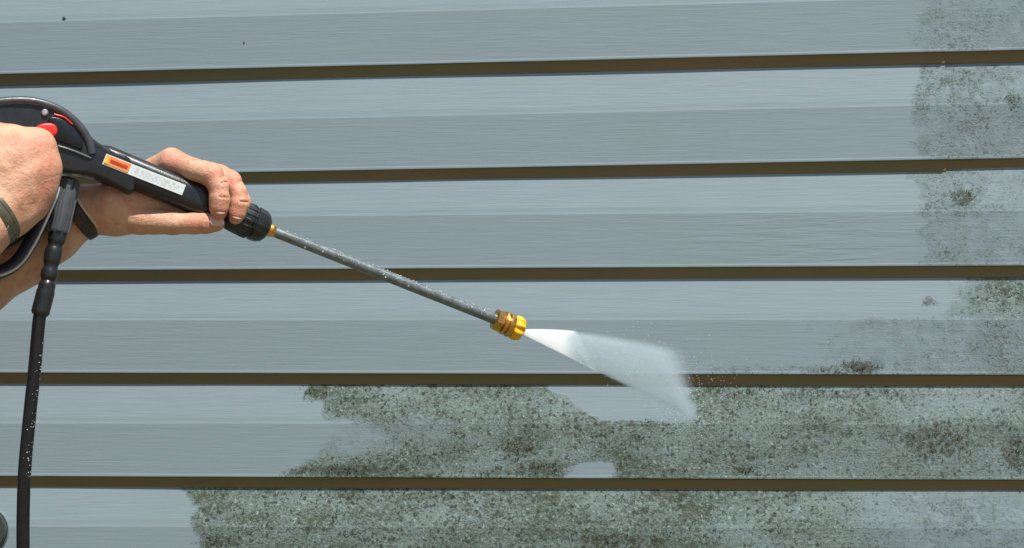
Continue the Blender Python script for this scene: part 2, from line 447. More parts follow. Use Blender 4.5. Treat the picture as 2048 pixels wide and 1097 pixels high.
# ------------------------------------------------------------------ moss tufts: nobody could count them
tv, tf = [], []
def tuft(p, s):
    for q in range(5):
        b = len(tv); a = random.uniform(0, 6.28); t = Vector((math.cos(a), 0, math.sin(a)))
        nn = Vector((random.uniform(-.7, .7), -1, random.uniform(-.3, .9))).normalized(); w = t.cross(nn) * s * random.uniform(.25, .5)
        c = p + t * s * random.uniform(0, .8)
        tv.extend([c - w, c + w, c + nn * s * random.uniform(.5, 1.2) + t * s * .3]); tf.append((b, b + 1, b + 2))
def face_off(px, py):
    p = at(px, py); best = None
    for z0, s0 in zs:
        zb = z0 + s0 * p.x
        if zb <= p.z: best = zb; break
    h = p.z - best
    zt = best + pitch - .0125
    if p.z > zt - .001: return None
    return p, (0 if h < .0635 else -(h - .0635) * .155)
cnt = 0
for a, b, c, e, w in MOSS:
    for _ in range(int(c * e * w * .07)):
        px = a + random.gauss(0, .36) * c; py = b + random.gauss(0, .36) * e
        if noise.noise(Vector((px / 13, py / 9, 5))) < .12 - .1 * w: continue
        r = face_off(px, py)
        if not r or dirt_at(px, py) < .2: continue
        p, o = r
        tuft(Vector((p.x, -(o + .0002), p.z)), random.uniform(.0005, .0014)); cnt += 1
me = bpy.data.meshes.new('moss'); me.from_pydata(tv, [], tf); me.update()
mm = N('moss'); mm.l(mm.mix(mm.noise(60, 3), (.014, .024, .010), (.060, .066, .026)), mm.b.inputs['Base Color']); mm.b.inputs['Roughness'].default_value = .9
mo = link('moss', me, mm.m, None, False)
mo['kind'] = 'stuff'; mo['label'] = 'dark green moss tufts growing on the unwashed siding'; mo['category'] = 'moss'

# ------------------------------------------------------------------ round cap at the lower left
c0 = at(-26, 1060)
t = thing('round_wall_cap', 'dark round cap with pale rim on the siding in the bottom left corner', 'wall cap', c0)
pr = [(0, .0272), (.30, .0272), (.36, .0268), (.36, .0262), (.2, .0260), (.2, 0.001)]
bmobj('rim', lathe(c0 + Vector((0, .004, 0)), c0 + Vector((0, -.014, 0)), pr, 48), plain('pale_rim', (.16, .20, .21), .6), t)
bmobj('cover', lathe(c0 + Vector((0, .001, 0)), c0 + Vector((0, -.0125, 0)), [(0, .0258), (.6, .0258), (.8, .0248), (.8, .018), (.7, .014), (.7, .0125), (.95, .010), (1, .001)], 48), plain('dark_green_cap', (.035, .048, .040), .5, 0, .4, 80), t)

# ------------------------------------------------------------------ pressure washer gun
S = .00046                                               # metres per photo pixel at the gun
gun = thing('pressure_washer_gun', 'black pressure washer gun with long grey lance and yellow spray tip', 'spray gun', G(150, 330))
u_ = (GB - GA).normalized()
out = loop_spline([(-60, 238), (-20, 209), (30, 200), (75, 203), (120, 218), (158, 248), (184, 282), (222, 304), (262, 326), (262, 388), (222, 372), (180, 354), (128, 347), (100, 340), (60, 330), (0, 320), (-60, 318)], 5)
bmobj('gun_body', slab(out, -.017, .015, .0065, 4), M_BLACK, gun, True, 50)
rim = spline([G(-60, 222, .0135), G(-20, 211, .0135), G(30, 206, .0140), G(75, 210, .0140), G(116, 225, .0140), G(150, 252, .0140), G(172, 284, .0140), G(180, 312, .0140)], 8)
b = bmesh.new(); sweep(b, rim, [.0042] * len(rim), 12); bmobj('rim_rib', b, M_DARK, gun)
ins = loop_spline([(96, 240), (120, 243), (145, 262), (160, 285), (158, 303), (128, 293), (104, 282), (92, 262)], 4)
bmobj('side_plate', slab(ins, .0125, .0172, .0012, 2), M_RUBBER, gun, True, 50)
b = bmesh.new(); q = spline([G(104, 234, .0165), G(124, 240, .0165), G(141, 254, .0162)], 6); sweep(b, q, [.0009] * len(q), 8); bmobj('red_stripe', b, M_RED, gun)
b = bmesh.new(); q = spline([G(112, 297, .0158), G(140, 306, .0158), G(178, 321, .0150)], 6); sweep(b, q, [.0016] * len(q), 8); bmobj('side_rib', b, M_DARK, gun)
red = [(68, 260), (84, 253), (104, 255), (110, 268), (104, 278), (84, 270)]
bmobj('safety_catch', slab(loop_spline(red, 3), .010, .0215, .0015, 2), M_RED, gun, True, 50)
b = lathe(G(86, 230, .012), G(86, 230, .018), [(0, .0030), (.8, .0030), (1, .0018)], 14); bmobj('screw', b, M_PALE, gun)
# handle the near fist closes on, trigger, guard
hand = loop_spline([(-30, 300), (70, 316), (112, 330), (96, 400), (60, 462), (10, 500), (-60, 500), (-60, 380)], 4)
bmobj('handle', slab(hand, -.013, .004, .005, 3), M_BLACK, gun, True, 50)
gq = spline([G(112, 352, -.002), G(106, 385, .0), G(88, 428, .002), (G(62, 482, .003)), G(34, 524, .003), G(0, 545, .003), G(-40, 552, .003)], 8)
b = bmesh.new(); sweep(b, gq, [.0058] * len(gq), 14, True, lambda h, i: 1 / math.sqrt((math.cos(h) / 1.0) ** 2 + (math.sin(h) / 1.3) ** 2)); bmobj('trigger_guard', b, plain('navy_plastic', (.020, .022, .038), .4), gun)
ge = [p + GN * .0066 + Vector((.0035, 0, -.0020)) for p in gq[5:-6]]
b = bmesh.new(); sweep(b, ge, [.0016] * len(ge), 8); bmobj('guard_edge', b, M_PALE, gun)
# barrel
A = G(196, 318); B = G(452, 423)
def rr(h, i):                                            # rounded square section
    c, s = abs(math.cos(h)), abs(math.sin(h)); return 1.0 / ((c ** 3.2 + s ** 3.2) ** (1 / 3.2))
b = lathe(A, B, [(0, 30 * S), (.05, 33.5 * S), (.70, 32 * S), (.74, 33.5 * S), (.97, 32 * S), (1, 29 * S)], 40, rr); bmobj('barrel_grip', b, M_BLACK, gun, True, 40)
ax = (B - A).normalized(); vv = GN.cross(ax).normalized()
if vv.z < 0: vv = -vv
def strip(name, p0, p1, hw, off, mat):
    a_, b_ = G(*p0) , G(*p1)
    # lay on the barrel's flat side
    def foot(p): t_ = (p - A).dot(ax); vcomp = (p - A).dot(vv); return A + ax * t_ + vv * vcomp
    a_, b_ = foot(a_), foot(b_); bm = bmesh.new(); n_ = 10; up_, lo_ = [], []
    for i in range(n_ + 1):
        p = a_.lerp(b_, i / n_)
        up_.append(bm.verts.new(p + vv * hw + GN * off)); lo_.append(bm.verts.new(p - vv * hw + GN * off))
    for i in range(n_): bm.faces.new((up_[i], up_[i + 1], lo_[i + 1], lo_[i]))
    r_ = bmesh.ops.extrude_face_region(bm, geom=bm.faces[:]); 
    bmesh.ops.translate(bm, verts=[v for v in r_['geom'] if isinstance(v, bmesh.types.BMVert)], vec=GN * -.0012)
    return bmobj(name, bm, mat, gun, False)
O1 = 34.2 * S
strip('sticker', (204, 322), (362, 384), 11.5 * S, O1, sticker_mat('sticker_white', (.62, .68, .68), (.42, .47, .48), 1))['label'] = 'narrow white sticker along the barrel'
strip('warning_label', (206, 322.5), (254, 341.5), 9.5 * S, O1 + .0004, plain('orange_print', (.80, .24, .05), .4, 0, .2, 300, .05))
strip('warning_bar', (216, 326), (250, 339.5), 3.2 * S, O1 + .0008, plain('dark_red_print', (.42, .04, .015), .4, 0, .2, 300, .05))
strip('warning_mark', (206.5, 322.7), (213, 325.2), 8 * S, O1 + .0008, plain('yellow_print', (.80, .45, .04), .4, 0, .2, 300, .05))
# small print on the white part, unreadable in the photograph
bmt = bmesh.new()
random.seed(3)
for row in (-5.5, -1.5, 2.5, 6.0):
    x_ = 268.0
    while x_ < 350:
        w_ = random.uniform(3, 9)
        p = G(x_, 322 + (x_ - 204) * .3924); t_ = (p - A).dot(ax); c_ = A + ax * t_ + vv * ((p - A).dot(vv) + row * S) + GN * (O1 + .0003)
        q = [bmt.verts.new(c_ + ax * a1 * w_ * S / 2 + vv * b1 * .35 * S) for a1, b1 in ((-1, -1), (1, -1), (1, 1), (-1, 1))]; bmt.faces.new(q); x_ += w_ + 3
bmobj('small_print', bmt, plain('grey_print', (.38, .42, .44), .5), gun, False)
# ribbed nut
A2 = G(448, 421.5); B2 = G(536, 459)
def ribs(h, i): return 1.0 + (.055 if math.sin(h * 16) > .1 else 0) * (1 if 2 <= i <= 6 else .3)
b = lathe(A2, B2, [(0, 26 * S), (.10, 31 * S), (.16, 33.5 * S), (.28, 34.5 * S), (.52, 36 * S), (.60, 36 * S), (.62, 33.5 * S), (.66, 33.5 * S), (.68, 36.5 * S), (.84, 35 * S), (.93, 30 * S), (1, 21 * S), (1.0, 13 * S)], 128, ribs)
bmobj('lance_nut', b, M_BLACK, gun, True, 50)
nd = (B2 - A2).normalized()
C0 = G(536, 458.8); C1 = G(550, 464.5)
bmobj('brass_ferrule', lathe(C0 - nd * .004, C1, [(0, 13 * S), (.5, 14.5 * S), (.7, 14.5 * S), (.8, 12.5 * S), (1, 12 * S)], 24), M_BRASS, gun)
L0 = G(540, 460.5); L1 = G(1002, 643)
bmobj('lance', lathe(L0, L1, [(0, 10.8 * S)] + [(i / 30, (11.6 + .9 * i / 30) * S) for i in range(1, 31)], 28), M_STEEL, gun)
ld = (L1 - L0).normalized(); lv = GN.cross(ld).normalized()
if lv.z < 0: lv = -lv
# drops of water standing on the lance
dv = bmesh.new(); random.seed(5)
for i in range(210):
    f = random.uniform(.06, .97) if i % 3 else random.uniform(.40, .93); a = random.gauss(.75, .55); r = (12.0 + .9 * f) * S
    p = L0.lerp(L1, f) + (GN * math.cos(a) + lv * math.sin(a)) * r * 1.0
    s = random.choice((.0003, .0004, .0005, .0008)) * random.uniform(.7, 1.2)
    bmesh.ops.create_icosphere(dv, subdivisions=1, radius=s, matrix=Matrix.Translation(p))
o = bmobj('water_drop', dv, M_DROP, gun, True, 0); o['kind'] = 'stuff'
# brass coupling and yellow tip
K0 = G(988, 638); K1 = G(1034, 657)
def hexa(h, i): return 1.0 / math.cos(((h + .3) % (math.pi / 3)) - math.pi / 6) * .93
bmobj('coupling_nut', lathe(K0, K0.lerp(K1, .36), [(0, 19 * S), (.12, 24.5 * S), (.85, 24.5 * S), (1, 22 * S)], 48, hexa), M_BRASS, gun, True, 25)
bmobj('coupling_collar', lathe(K0.lerp(K1, .30), K0.lerp(K1, .80), [(0, 20 * S), (.12, 20 * S), (.14, 25.5 * S), (.34, 26.5 * S), (.38, 22 * S), (.5, 21.5 * S), (.54, 26 * S), (.8, 27 * S), (.92, 26 * S), (1, 23 * S)], 40), M_BRASS, gun)
def lobes(h, i): return 1 + .085 * math.cos(h * 9) * (1 if 0 < i < 5 else .4)
K2 = K0.lerp(K1, 1.30)
bmobj('spray_tip', lathe(K0.lerp(K1, .78), K2, [(0, 20 * S), (.18, 25.5 * S), (.42, 26.5 * S), (.62, 26 * S), (.80, 22.5 * S), (.84, 14 * S), (.95, 12 * S), (1, 8 * S)], 90, lobes), M_YEL, gun, True, 50)

# ------------------------------------------------------------------ hose with its swivel connector
hose = thing('hose', 'black hose with ribbed swivel connector hanging down from the spray gun', 'hose', G(50, 1120, -.02))
T = G(139, 356, -.004); Bt = G(114, 468, .000)
def gr(h, i): return 1.0 + (.12 if math.sin(h * 9) > -.05 else -.08) * (1 if 1 < i < 6 else .2)
b = lathe(T, Bt, [(0, 15 * S), (.03, 20 * S), (.06, 22 * S), (.5, 22 * S), (.93, 21.5 * S), (.97, 20.5 * S), (1, 17 * S)], 108, gr)
bmobj('ribbed_collar', b, plain('grey_rubber', (.075, .082, .09), .35, 0, .2, 90, .2), hose, True, 40)
kn = [G(118, 462, 0), G(108, 500, .001), G(99, 545, .001), G(92, 580, .001), G(79, 631, .001)]
kp = spline(kn, 10); rd = []
for i in range(len(kp)):
    f = i / (len(kp) - 1)
    r = 18.2 - 1.4 * f
    for c in (.20, .43, .62): r -= 3.6 * math.exp(-((f - c) / .035) ** 2)
    if f > .77: r = 18.6
    if f > .985: r = 15
    rd.append(r * S)
b = bmesh.new(); sweep(b, kp, rd, 28); bmobj('hose_connector', b, M_BLACK, hose, True, 40)
hp = spline([G(82, 618, .001), G(77, 650, .001), G(70, 730, .000), G(60, 830, -.002), G(51, 930, -.004), G(48, 1010, -.006), G(48, 1110, -.008), G(52, 1300, -.01), G(40, 1700, -.02), G(-40, 2300, -.03), G(-260, 2590, -.03), G(-700, 2620, -.03)], 10)
b = bmesh.new(); sweep(b, hp, [13.2 * S] * len(hp), 24); bmobj('hose_tube', b, M_RUBBER, hose)
dv = bmesh.new(); random.seed(8)
for i in range(45):
    f = random.uniform(.22, .62); k_ = int(f * 70); 
    if k_ >= len(hp): continue
    p = hp[min(k_, 66)].lerp(hp[min(k_ + 1, 67)], random.random()) + Vector((math.sin(1.0 + random.gauss(0, .35)), 0, 0)) * 0 + (lambda w: Vector((math.sin(w), -math.cos(w), 0)) * 13.2 * S)(random.gauss(1.0, .35))
    bmesh.ops.create_icosphere(dv, subdivisions=1, radius=random.uniform(.0003, .0007), matrix=Matrix.Translation(p))
o = bmobj('water_drop', dv, M_DROP, hose, True, 0); o['kind'] = 'stuff'

# ------------------------------------------------------------------ hands and arms from blended tapered capsules
def smin(a, b, k):
    h = np.clip(.5 + .5 * (b - a) / k, 0, 1); return b * (1 - h) + a * h - k * h * (1 - h)
class Field:
    def __init__(s, lo, hi, vox):
        s.lo = np.array(lo, float); s.v = vox; s.n = np.ceil((np.array(hi) - s.lo) / vox).astype(int) + 1
        s.ax = [(s.lo[i] + vox * np.arange(s.n[i])).astype(np.float32) for i in range(3)]
    def new(s): return np.full(s.n, .05, np.float32)
    def chain(s, F, pts, rads, k, flat=None):
        """tapered capsules along pts blended into F with smoothness k (pts world)"""
        for i in range(len(pts) - 1):
            a = np.array(pts[i]); b = np.array(pts[i + 1]); ra, rb = rads[i], rads[i + 1]
            m = max(ra, rb) + k + 2.5 * s.v + .004
            l = np.maximum(0, ((np.minimum(a, b) - m - s.lo) / s.v).astype(int)); h = np.minimum(s.n, ((np.maximum(a, b) + m - s.lo) / s.v).astype(int) + 2)
            if (h <= l).any(): continue
            X = s.ax[0][l[0]:h[0], None, None] - a[0]; Y = s.ax[1][None, l[1]:h[1], None] - a[1]; Z = s.ax[2][None, None, l[2]:h[2]] - a[2]
            d = b - a; L2 = max(1e-12, d.dot(d))
            t = np.clip((X * d[0] + Y * d[1] + Z * d[2]) / L2, 0, 1)
            D = np.sqrt((X - t * d[0]) ** 2 + (Y - t * d[1]) ** 2 + (Z - t * d[2]) ** 2) - (ra + (rb - ra) * t)
            sl = F[l[0]:h[0], l[1]:h[1], l[2]:h[2]]
            F[l[0]:h[0], l[1]:h[1], l[2]:h[2]] = smin(sl, D.astype(np.float32), k)
        return F
    def carve(s, F, a, b, ra, k):
        G_ = s.new(); s.chain(G_, [a, b], [ra, ra], 1e-5); return -smin(-F, G_, k)
    def mesh(s, F):
        ins = F < 0
        c = [ins[i:F.shape[0] - 1 + i, j:F.shape[1] - 1 + j, k:F.shape[2] - 1 + k] for i in (0, 1) for j in (0, 1) for k in (0, 1)]
        anyi = c[0].copy(); alli = c[0].copy()
        for q in c[1:]: anyi |= q; alli &= q
        act = anyi & ~alli; I, J, K = np.nonzero(act)
        idx = np.full(act.shape, -1, np.int32); idx[I, J, K] = np.arange(len(I))
        acc = np.zeros((len(I), 3)); cn = np.zeros(len(I))
        cor = [(i, j, k) for i in (0, 1) for j in (0, 1) for k in (0, 1)]
        for a in cor:
            for b in cor:
                if sum(abs(x - y) for x, y in zip(a, b)) == 1 and a < b:
                    fa = F[I + a[0], J + a[1], K + a[2]]; fb = F[I + b[0], J + b[1], K + b[2]]
                    m = (fa < 0) != (fb < 0); t = np.where(m, fa / np.where(m, fa - fb, 1), 0)
                    for q in range(3): acc[:, q] += np.where(m, a[q] + (b[q] - a[q]) * t, 0)
                    cn += m
        P = s.lo + (np.stack([I, J, K], 1) + acc / cn[:, None]) * s.v
        quads = []
        for ax_ in range(3):
            sl0 = [slice(1, -1)] * 3; sl1 = [slice(1, -1)] * 3
            sl0[ax_] = slice(0, F.shape[ax_] - 1); sl1[ax_] = slice(1, F.shape[ax_])
            ch = ins[tuple(sl0)] != ins[tuple(sl1)]; ii = np.nonzero(ch); g_ = [ii[q] + (0 if q == ax_ else 1) for q in range(3)]
            inside = ins[g_[0], g_[1], g_[2]]; o1, o2 = [(1, 2), (2, 0), (0, 1)][ax_]
            def gi(da, db):
                h = [g_[0].copy(), g_[1].copy(), g_[2].copy()]; h[o1] = h[o1] - da; h[o2] = h[o2] - db; return idx[h[0], h[1], h[2]]
            q = np.stack([gi(1, 1), gi(0, 1), gi(0, 0), gi(1, 0)], 1); q[~inside] = q[~inside][:, ::-1]; quads.append(q)
        Q = np.concatenate(quads); Q = Q[(Q >= 0).all(1)]
        return P, Q

def hand_mesh(lo, hi, vox, palm, fingers, kp=.009, kf=.0035, kw=.0030, cuts=()):
    f = Field(lo, hi, vox); base = f.new()
    for pts, rads in palm: f.chain(base, pts, rads, kp)
    tot = base.copy()
    for pts, rads in fingers:
        e = f.new(); f.chain(e, pts, rads, kf)
        tot = np.minimum(tot, smin(base, e, kw))
    for a, b, ra in cuts: tot = f.carve(tot, a, b, ra, .0012)
    return f.mesh(tot)
def bounds(*chains):
    P = np.array([p for ch in chains for pts, r in ch for p in pts]); m = .045
    return P.min(0) - m, P.max(0) + m

# --- front hand, over the grip (palm on the wall side and below; fingers come over the top)
def fr(*k): return [(G(x, y, o), r * S) for x, y, o, r in k]
def ch(l): return ([tuple(p) for p, r in l], [r for p, r in l])
elbow_f = G(-330, 650, -.045) 
F_palm = [ch([(elbow_f, .050), (G(-60, 552, -.052), .041), (G(40, 500, -.050), .034), (G(112, 460, -.044), .0275), (G(172, 420, -.036), .0235)]),
          ch(fr((172, 402, -.034, 38), (235, 404, -.026, 45), (300, 400, -.028, 42))),
          ch(fr((172, 420, -.036, 42), (240, 424, -.028, 42), (320, 425, -.026, 38), (380, 430, -.018, 32))),
          ch(fr((235, 405, -.014, 38), (300, 365, -.026, 34), (330, 340, -.024, 30))),
          ch(fr((280, 405, -.020, 38), (350, 385, -.030, 32), (390, 370, -.028, 28)))]
F_fing = [
    # thumb along the underside, on the near side
    ch(fr((215, 425, -.026, 38), (285, 437, -.014, 31), (345, 447, .000, 23.5), (385, 449, .008, 21.5), (408, 449.5, .0125, 20.5), (426, 450, .0155, 17.5))),
    # index
    ch(fr((316, 335, -.020, 27), (345, 323, -.006, 28.5), (382, 341, .009, 23), (416, 354, .0170, 24.5), (427, 378, .0225, 20), (429, 404, .024, 20.5), (428, 420, .0235, 18.5), (429, 430, .0215, 15.5))),
    # middle
    ch(fr((370, 348, -.022, 27), (408, 344, -.008, 25), (438, 351, .003, 21), (457, 365, .0095, 22), (469, 388, .0145, 18.5), (471, 412, .0170, 19), (467, 430, .0168, 17), (464, 439, .0160, 14))),
    # ring
    ch(fr((390, 365, -.026, 26), (432, 356, -.014, 23), (458, 366, -.002, 21.5), (474, 388, .004, 18.5), (482, 405, .008, 16), (480, 424, .0095, 14.5))),
    # little finger, mostly behind
    ch(fr((395, 385, -.030, 23), (440, 380, -.024, 20), (472, 392, -.018, 18), (482, 412, -.014, 16), (478, 430, -.012, 14)))]
def cut(p, d, nrm, r_, rad=.0007, w=.62):
    d = d.normalized(); nrm = (nrm - d * nrm.dot(d)).normalized(); s_ = d.cross(nrm)
    a = p + nrm * r_ * 1.00
    e1 = p + (nrm * math.cos(w) + s_ * math.sin(w)) * r_; e2 = p + (nrm * math.cos(w) - s_ * math.sin(w)) * r_
    return [(tuple(e1), tuple(a), rad), (tuple(a), tuple(e2), rad)]
CUTS = []
GU = Vector((0, 0, 1)); GX = GN.cross(GU).normalized(); GX = GX if GX.x > 0 else -GX
for x, y, o, rr_, dx, dy, ox, oz in ((423, 366, .0195, 22.5, .5, 1, .8, .8), (426, 374, .0215, 20.9, .3, 1, .8, .6), (429, 401, .024, 20.4, 0, 1, .4, .1),
                                    (461, 373, .0115, 21, .5, 1, 1, .7), (471, 409, .0168, 19, 0, 1, .5, .1), (376, 338, .0075, 23.4, 1, .35, 0, 1)):
    CUTS += cut(G(x, y, o), GX * dx - GU * dy, GN + GX * ox + GU * oz, rr_ * S)
lo, hi = bounds(F_palm, F_fing)
P1, Q1 = hand_mesh(lo, hi, .0012, F_palm, F_fing, cuts=CUTS)

# --- near fist on the handle (back of the hand towards us)
elbow_n = G(-430, 640, .10)
N_palm = [ch([(elbow_n, .050), (G(-160, 520, .060), .041), (G(-60, 462, .040), .031), (G(-18, 430, .034), .027)]),
          ch(fr((-30, 400, .028, 56), (30, 318, .029, 42), (68, 302, .027, 38))),
          ch(fr((-20, 415, .028, 52), (35, 360, .030, 42), (80, 344, .028, 37))),
          ch(fr((-15, 430, .028, 46), (30, 396, .029, 38), (74, 382, .026, 33))),
          ch(fr((-15, 445, .030, 42), (20, 430, .028, 40), (58, 414, .022, 32))),
          ch(fr((-60, 330, .022, 50), (-20, 300, .018, 46), (20, 290, .018, 34)))]
N_fing = [
    ch(fr((64, 302, .024, 34), (82, 312, .010, 27), (84, 322, -.010, 24), (70, 335, -.024, 21), (40, 340, -.028, 18))),
    ch(fr((76, 342, .023, 34), (90, 350, .008, 25.5), (90, 358, -.012, 23), (72, 365, -.024, 21), (40, 368, -.026, 18))),
    ch(fr((70, 380, .022, 32), (84, 388, .006, 24.5), (82, 394, -.012, 22), (62, 398, -.022, 20), (34, 398, -.024, 17))),
    ch(fr((56, 414, .020, 29), (70, 420, .004, 22), (66, 424, -.010, 20), (46, 428, -.020, 18), (26, 428, -.022, 15))),
    ch(fr((-40, 310, .016, 40), (10, 285, -.004, 30), (50, 290, -.020, 24), (80, 300, -.026, 20)))]
lo, hi = bounds(N_palm, N_fing)
for v_ in ([(-30, 372, .0535), (0, 350, .0505), (24, 330, .0480), (48, 316, .0455)], [(-25, 405, .0520), (8, 382, .0500), (36, 366, .0495), (60, 352, .0465)],
           [(-10, 430, .0500), (18, 408, .0500), (44, 392, .0480)], [(0, 350, .0500), (14, 380, .0498), (22, 412, .0490)], [(-20, 330, .0520), (10, 322, .0475), (40, 300, .0440)]):
    N_palm.append(ch([(G(x, y, o - .0034), .0037) for x, y, o in v_]))
P2, Q2 = hand_mesh(lo, hi, .0015, N_palm, N_fing, .012, .004, .008)

# --- head and neck of the person standing out of frame on the left
shN, shF = Vector((-1.02, -.60, 1.37)), Vector((-1.00, -.22, 1.36))
mid = (shN + shF) / 2
hd = Field((mid.x - .2, mid.y - .17, 1.35), (mid.x + .24, mid.y + .17, 1.82), .003); HF = hd.new()
hd.chain(HF, [tuple(mid + Vector((0, 0, -.0))), tuple(mid + Vector((.02, 0, .14)))], [.065, .058], .02)
hc = mid + Vector((.035, 0, .25))
hd.chain(HF, [tuple(hc + Vector((-.02, 0, .03))), tuple(hc + Vector((.02, 0, .02)))], [.088, .080], .03)
hd.chain(HF, [tuple(hc + Vector((.02, 0, -.03))), tuple(hc + Vector((.05, 0, -.085)))], [.062, .036], .03)
hd.chain(HF, [tuple(hc + Vector((.098, 0, .01))), tuple(hc + Vector((.122, 0, -.025)))], [.008, .014], .010)
for s_ in (-1, 1):
    hd.chain(HF, [tuple(hc + Vector((0, s_ * .083, .01))), tuple(hc + Vector((-.005, s_ * .085, -.022)))], [.014, .009], .006)
    hd.chain(HF, [tuple(hc + Vector((.092, s_ * .014, .028))), tuple(hc + Vector((.084, s_ * .045, .032)))], [.010, .009], .008)
hd.chain(HF, [tuple(hc + Vector((.086, -.016, -.052))), tuple(hc + Vector((.086, .016, -.052)))], [.0085, .0085], .006)
P3, Q3 = hd.mesh(HF)
V = np.concatenate([P1, P2, P3]); Q = np.concatenate([Q1, Q2 + len(P1), Q3 + len(P1) + len(P2)])
def tube_join(V, Q, qa, qb, way):
    # joins two lumps by a thin core that runs inside the clothes
    rings = [list(Q[qa])[::-1]]; n0 = len(V); ex = []; newv = []
    ca = V[Q[qa]].mean(0)
    for w in way:
        ids = []
        for v in rings[0]: newv.append(np.array(w) + (V[v] - ca)); ids.append(n0 + len(newv) - 1)
        rings.append(ids)
    last = list(Q[qb]); best = None; W_ = np.concatenate([V, np.array(newv)])
    for rev in (last, last[::-1]):
        for k in range(4):
            c_ = rev[k:] + rev[:k]; d_ = sum(np.linalg.norm(W_[rings[-1][i]] - V[qb_v] ) for i, qb_v in enumerate(c_))
            if best is None or d_ < best[0]: best = (d_, c_)
    rings.append(best[1])
    for a_, b_ in zip(rings[:-1], rings[1:]):
        for i in range(4): ex.append((a_[i], a_[(i + 1) % 4], b_[(i + 1) % 4], b_[i]))
    return W_, np.concatenate([np.delete(Q, [qa, qb], 0), np.array(ex, dtype=Q.dtype)])
def near(V, Q, p, lo=0, hi=None):
    c_ = V[Q].mean(1); return int(np.argmin(np.linalg.norm(c_ - np.array(p), axis=1)))
neck = mid + Vector((0, 0, -.06))
for el, sh, dy in ((elbow_f, shF, .02), (elbow_n, shN, -.02)):
    tgt = el + (el - G(0, 500)).normalized() * .05
    V, Q = tube_join(V, Q, near(V, Q, tgt), near(V, Q, neck + Vector((0, dy, 0))), [tuple(el), tuple(sh), tuple(neck)])
me = bpy.data.meshes.new('body'); me.vertices.add(len(V)); me.vertices.foreach_set('co', V.ravel())
me.loops.add(Q.size); me.loops.foreach_set('vertex_index', Q.ravel().astype(np.int32))
me.polygons.add(len(Q)); me.polygons.foreach_set('loop_start', np.arange(0, Q.size, 4, dtype=np.int32)); me.update(calc_edges=True); me.validate()
person = thing('person', 'person gripping the spray gun with two bare hands, reaching in at the left edge', 'person', (mid.x, mid.y, 0))
KN = [G(424, 356, .03), G(460, 366, .02), G(335, 318, .01), G(430, 430, .03), G(461, 432, .028), G(420, 450, .025), G(480, 400, .015), G(385, 449, .02),
      G(70, 300, .045), G(84, 345, .045), G(78, 384, .042), G(58, 416, .035), G(92, 400, .02), hc + Vector((.12, 0, -.02))]
rd_ = np.zeros(len(me.vertices)); co_ = np.empty(len(me.vertices) * 3); me.vertices.foreach_get('co', co_); co_ = co_.reshape(-1, 3)
for p in KN: rd_ = np.maximum(rd_, np.exp(-((co_ - np.array(p)) ** 2).sum(1) / .013 ** 2))
me.attributes.new('flush', 'FLOAT', 'POINT').data.foreach_set('value', rd_.astype(np.float32))
body = link('body', me, M_SKIN, person)
sm_ = body.modifiers.new('soft', 'SMOOTH'); sm_.factor = .5; sm_.iterations = 2
# nails
def fnail(p, d, nrm, w, l):
    bm = bmesh.new(); d = d.normalized(); nrm = (nrm - d * nrm.dot(d)).normalized(); s_ = d.cross(nrm); n_ = 8
    g_ = [[bm.verts.new(p + d * l * (i / n_ * 2 - 1) * (1 - .25 * (j / n_ * 2 - 1) ** 2) + s_ * w * (j / n_ * 2 - 1) - nrm * (w * .38 * (j / n_ * 2 - 1) ** 2)) for j in range(n_ + 1)] for i in range(n_ + 1)]
    for i in range(n_):
        for j in range(n_): bm.faces.new((g_[i][j], g_[i + 1][j], g_[i + 1][j + 1], g_[i][j + 1]))
    o = bmobj('fingernail', bm, M_NAIL, person); o.modifiers.new('t', 'SOLIDIFY').thickness = .0006
M_NAIL = plain('nail_skin', (.60, .36, .27), .3, 0, .08, 90, .05)
fnail(G(424, 445, .0155) + GN * 17.8 * S, G(426, 450) - G(400, 449), GN + Vector((0, 0, .35)), .0058, .0068)
fnail(G(428, 423, .0232) + GN * 17.6 * S, G(431, 432) - G(432, 410), GN, .0052, .0062)
fnail(G(466, 432, .0166) + GN * 16.2 * S, G(461, 437) - G(463, 420), GN, .0050, .0060)
# clothes out of frame
def cloth(name, chains, vox, k, mat, parent=person):
    P = np.array([p for pts, r in chains for p in pts]); mr = max(max(r) for _, r in chains) + .03
    f = Field(P.min(0) - mr, P.max(0) + mr, vox); F = f.new()
    F[:] = .3
    for pts, rads in chains: f.chain(F, pts, rads, k)
    p_, q_ = f.mesh(F); m_ = bpy.data.meshes.new(name); m_.from_pydata(p_.tolist(), [], q_.tolist()); m_.update()
    o = link(name, m_, mat, parent); s_ = o.modifiers.new('soft', 'SMOOTH'); s_.iterations = 4; return o
tp = lambda v: tuple(v)
waist = Vector((mid.x - .02, mid.y, .92))
shirt = [([tp(shN), tp(elbow_n.lerp(shN, .12))], [.066, .058]), ([tp(shF), tp(elbow_f.lerp(shF, .12))], [.066, .058]),
         ([tp(shN), tp(shF)], [.075, .075]),
         ([tp(mid + Vector((0, -.10, -.08))), tp(waist + Vector((0, -.08, 0)))], [.115, .105]), ([tp(mid + Vector((0, .10, -.08))), tp(waist + Vector((0, .08, 0)))], [.115, .105])]
cloth('shirt', shirt, .008, .04, plain('navy_cloth', (.05, .07, .12), .85, 0, .2, 30, .4, .2, 500))
cloth('trousers', [([tp(waist + Vector((0, -.07, -.03))), tp(Vector((mid.x - .04, mid.y - .12, .5))), tp(Vector((mid.x - .04, mid.y - .13, .10)))], [.108, .082, .065]),
                   ([tp(waist + Vector((0, .07, -.03))), tp(Vector((mid.x + .02, mid.y + .10, .5))), tp(Vector((mid.x + .04, mid.y + .10, .10)))], [.108, .082, .065])], .010, .03, plain('denim', (.06, .08, .13), .9, 0, .2, 30, .4, .2, 500))
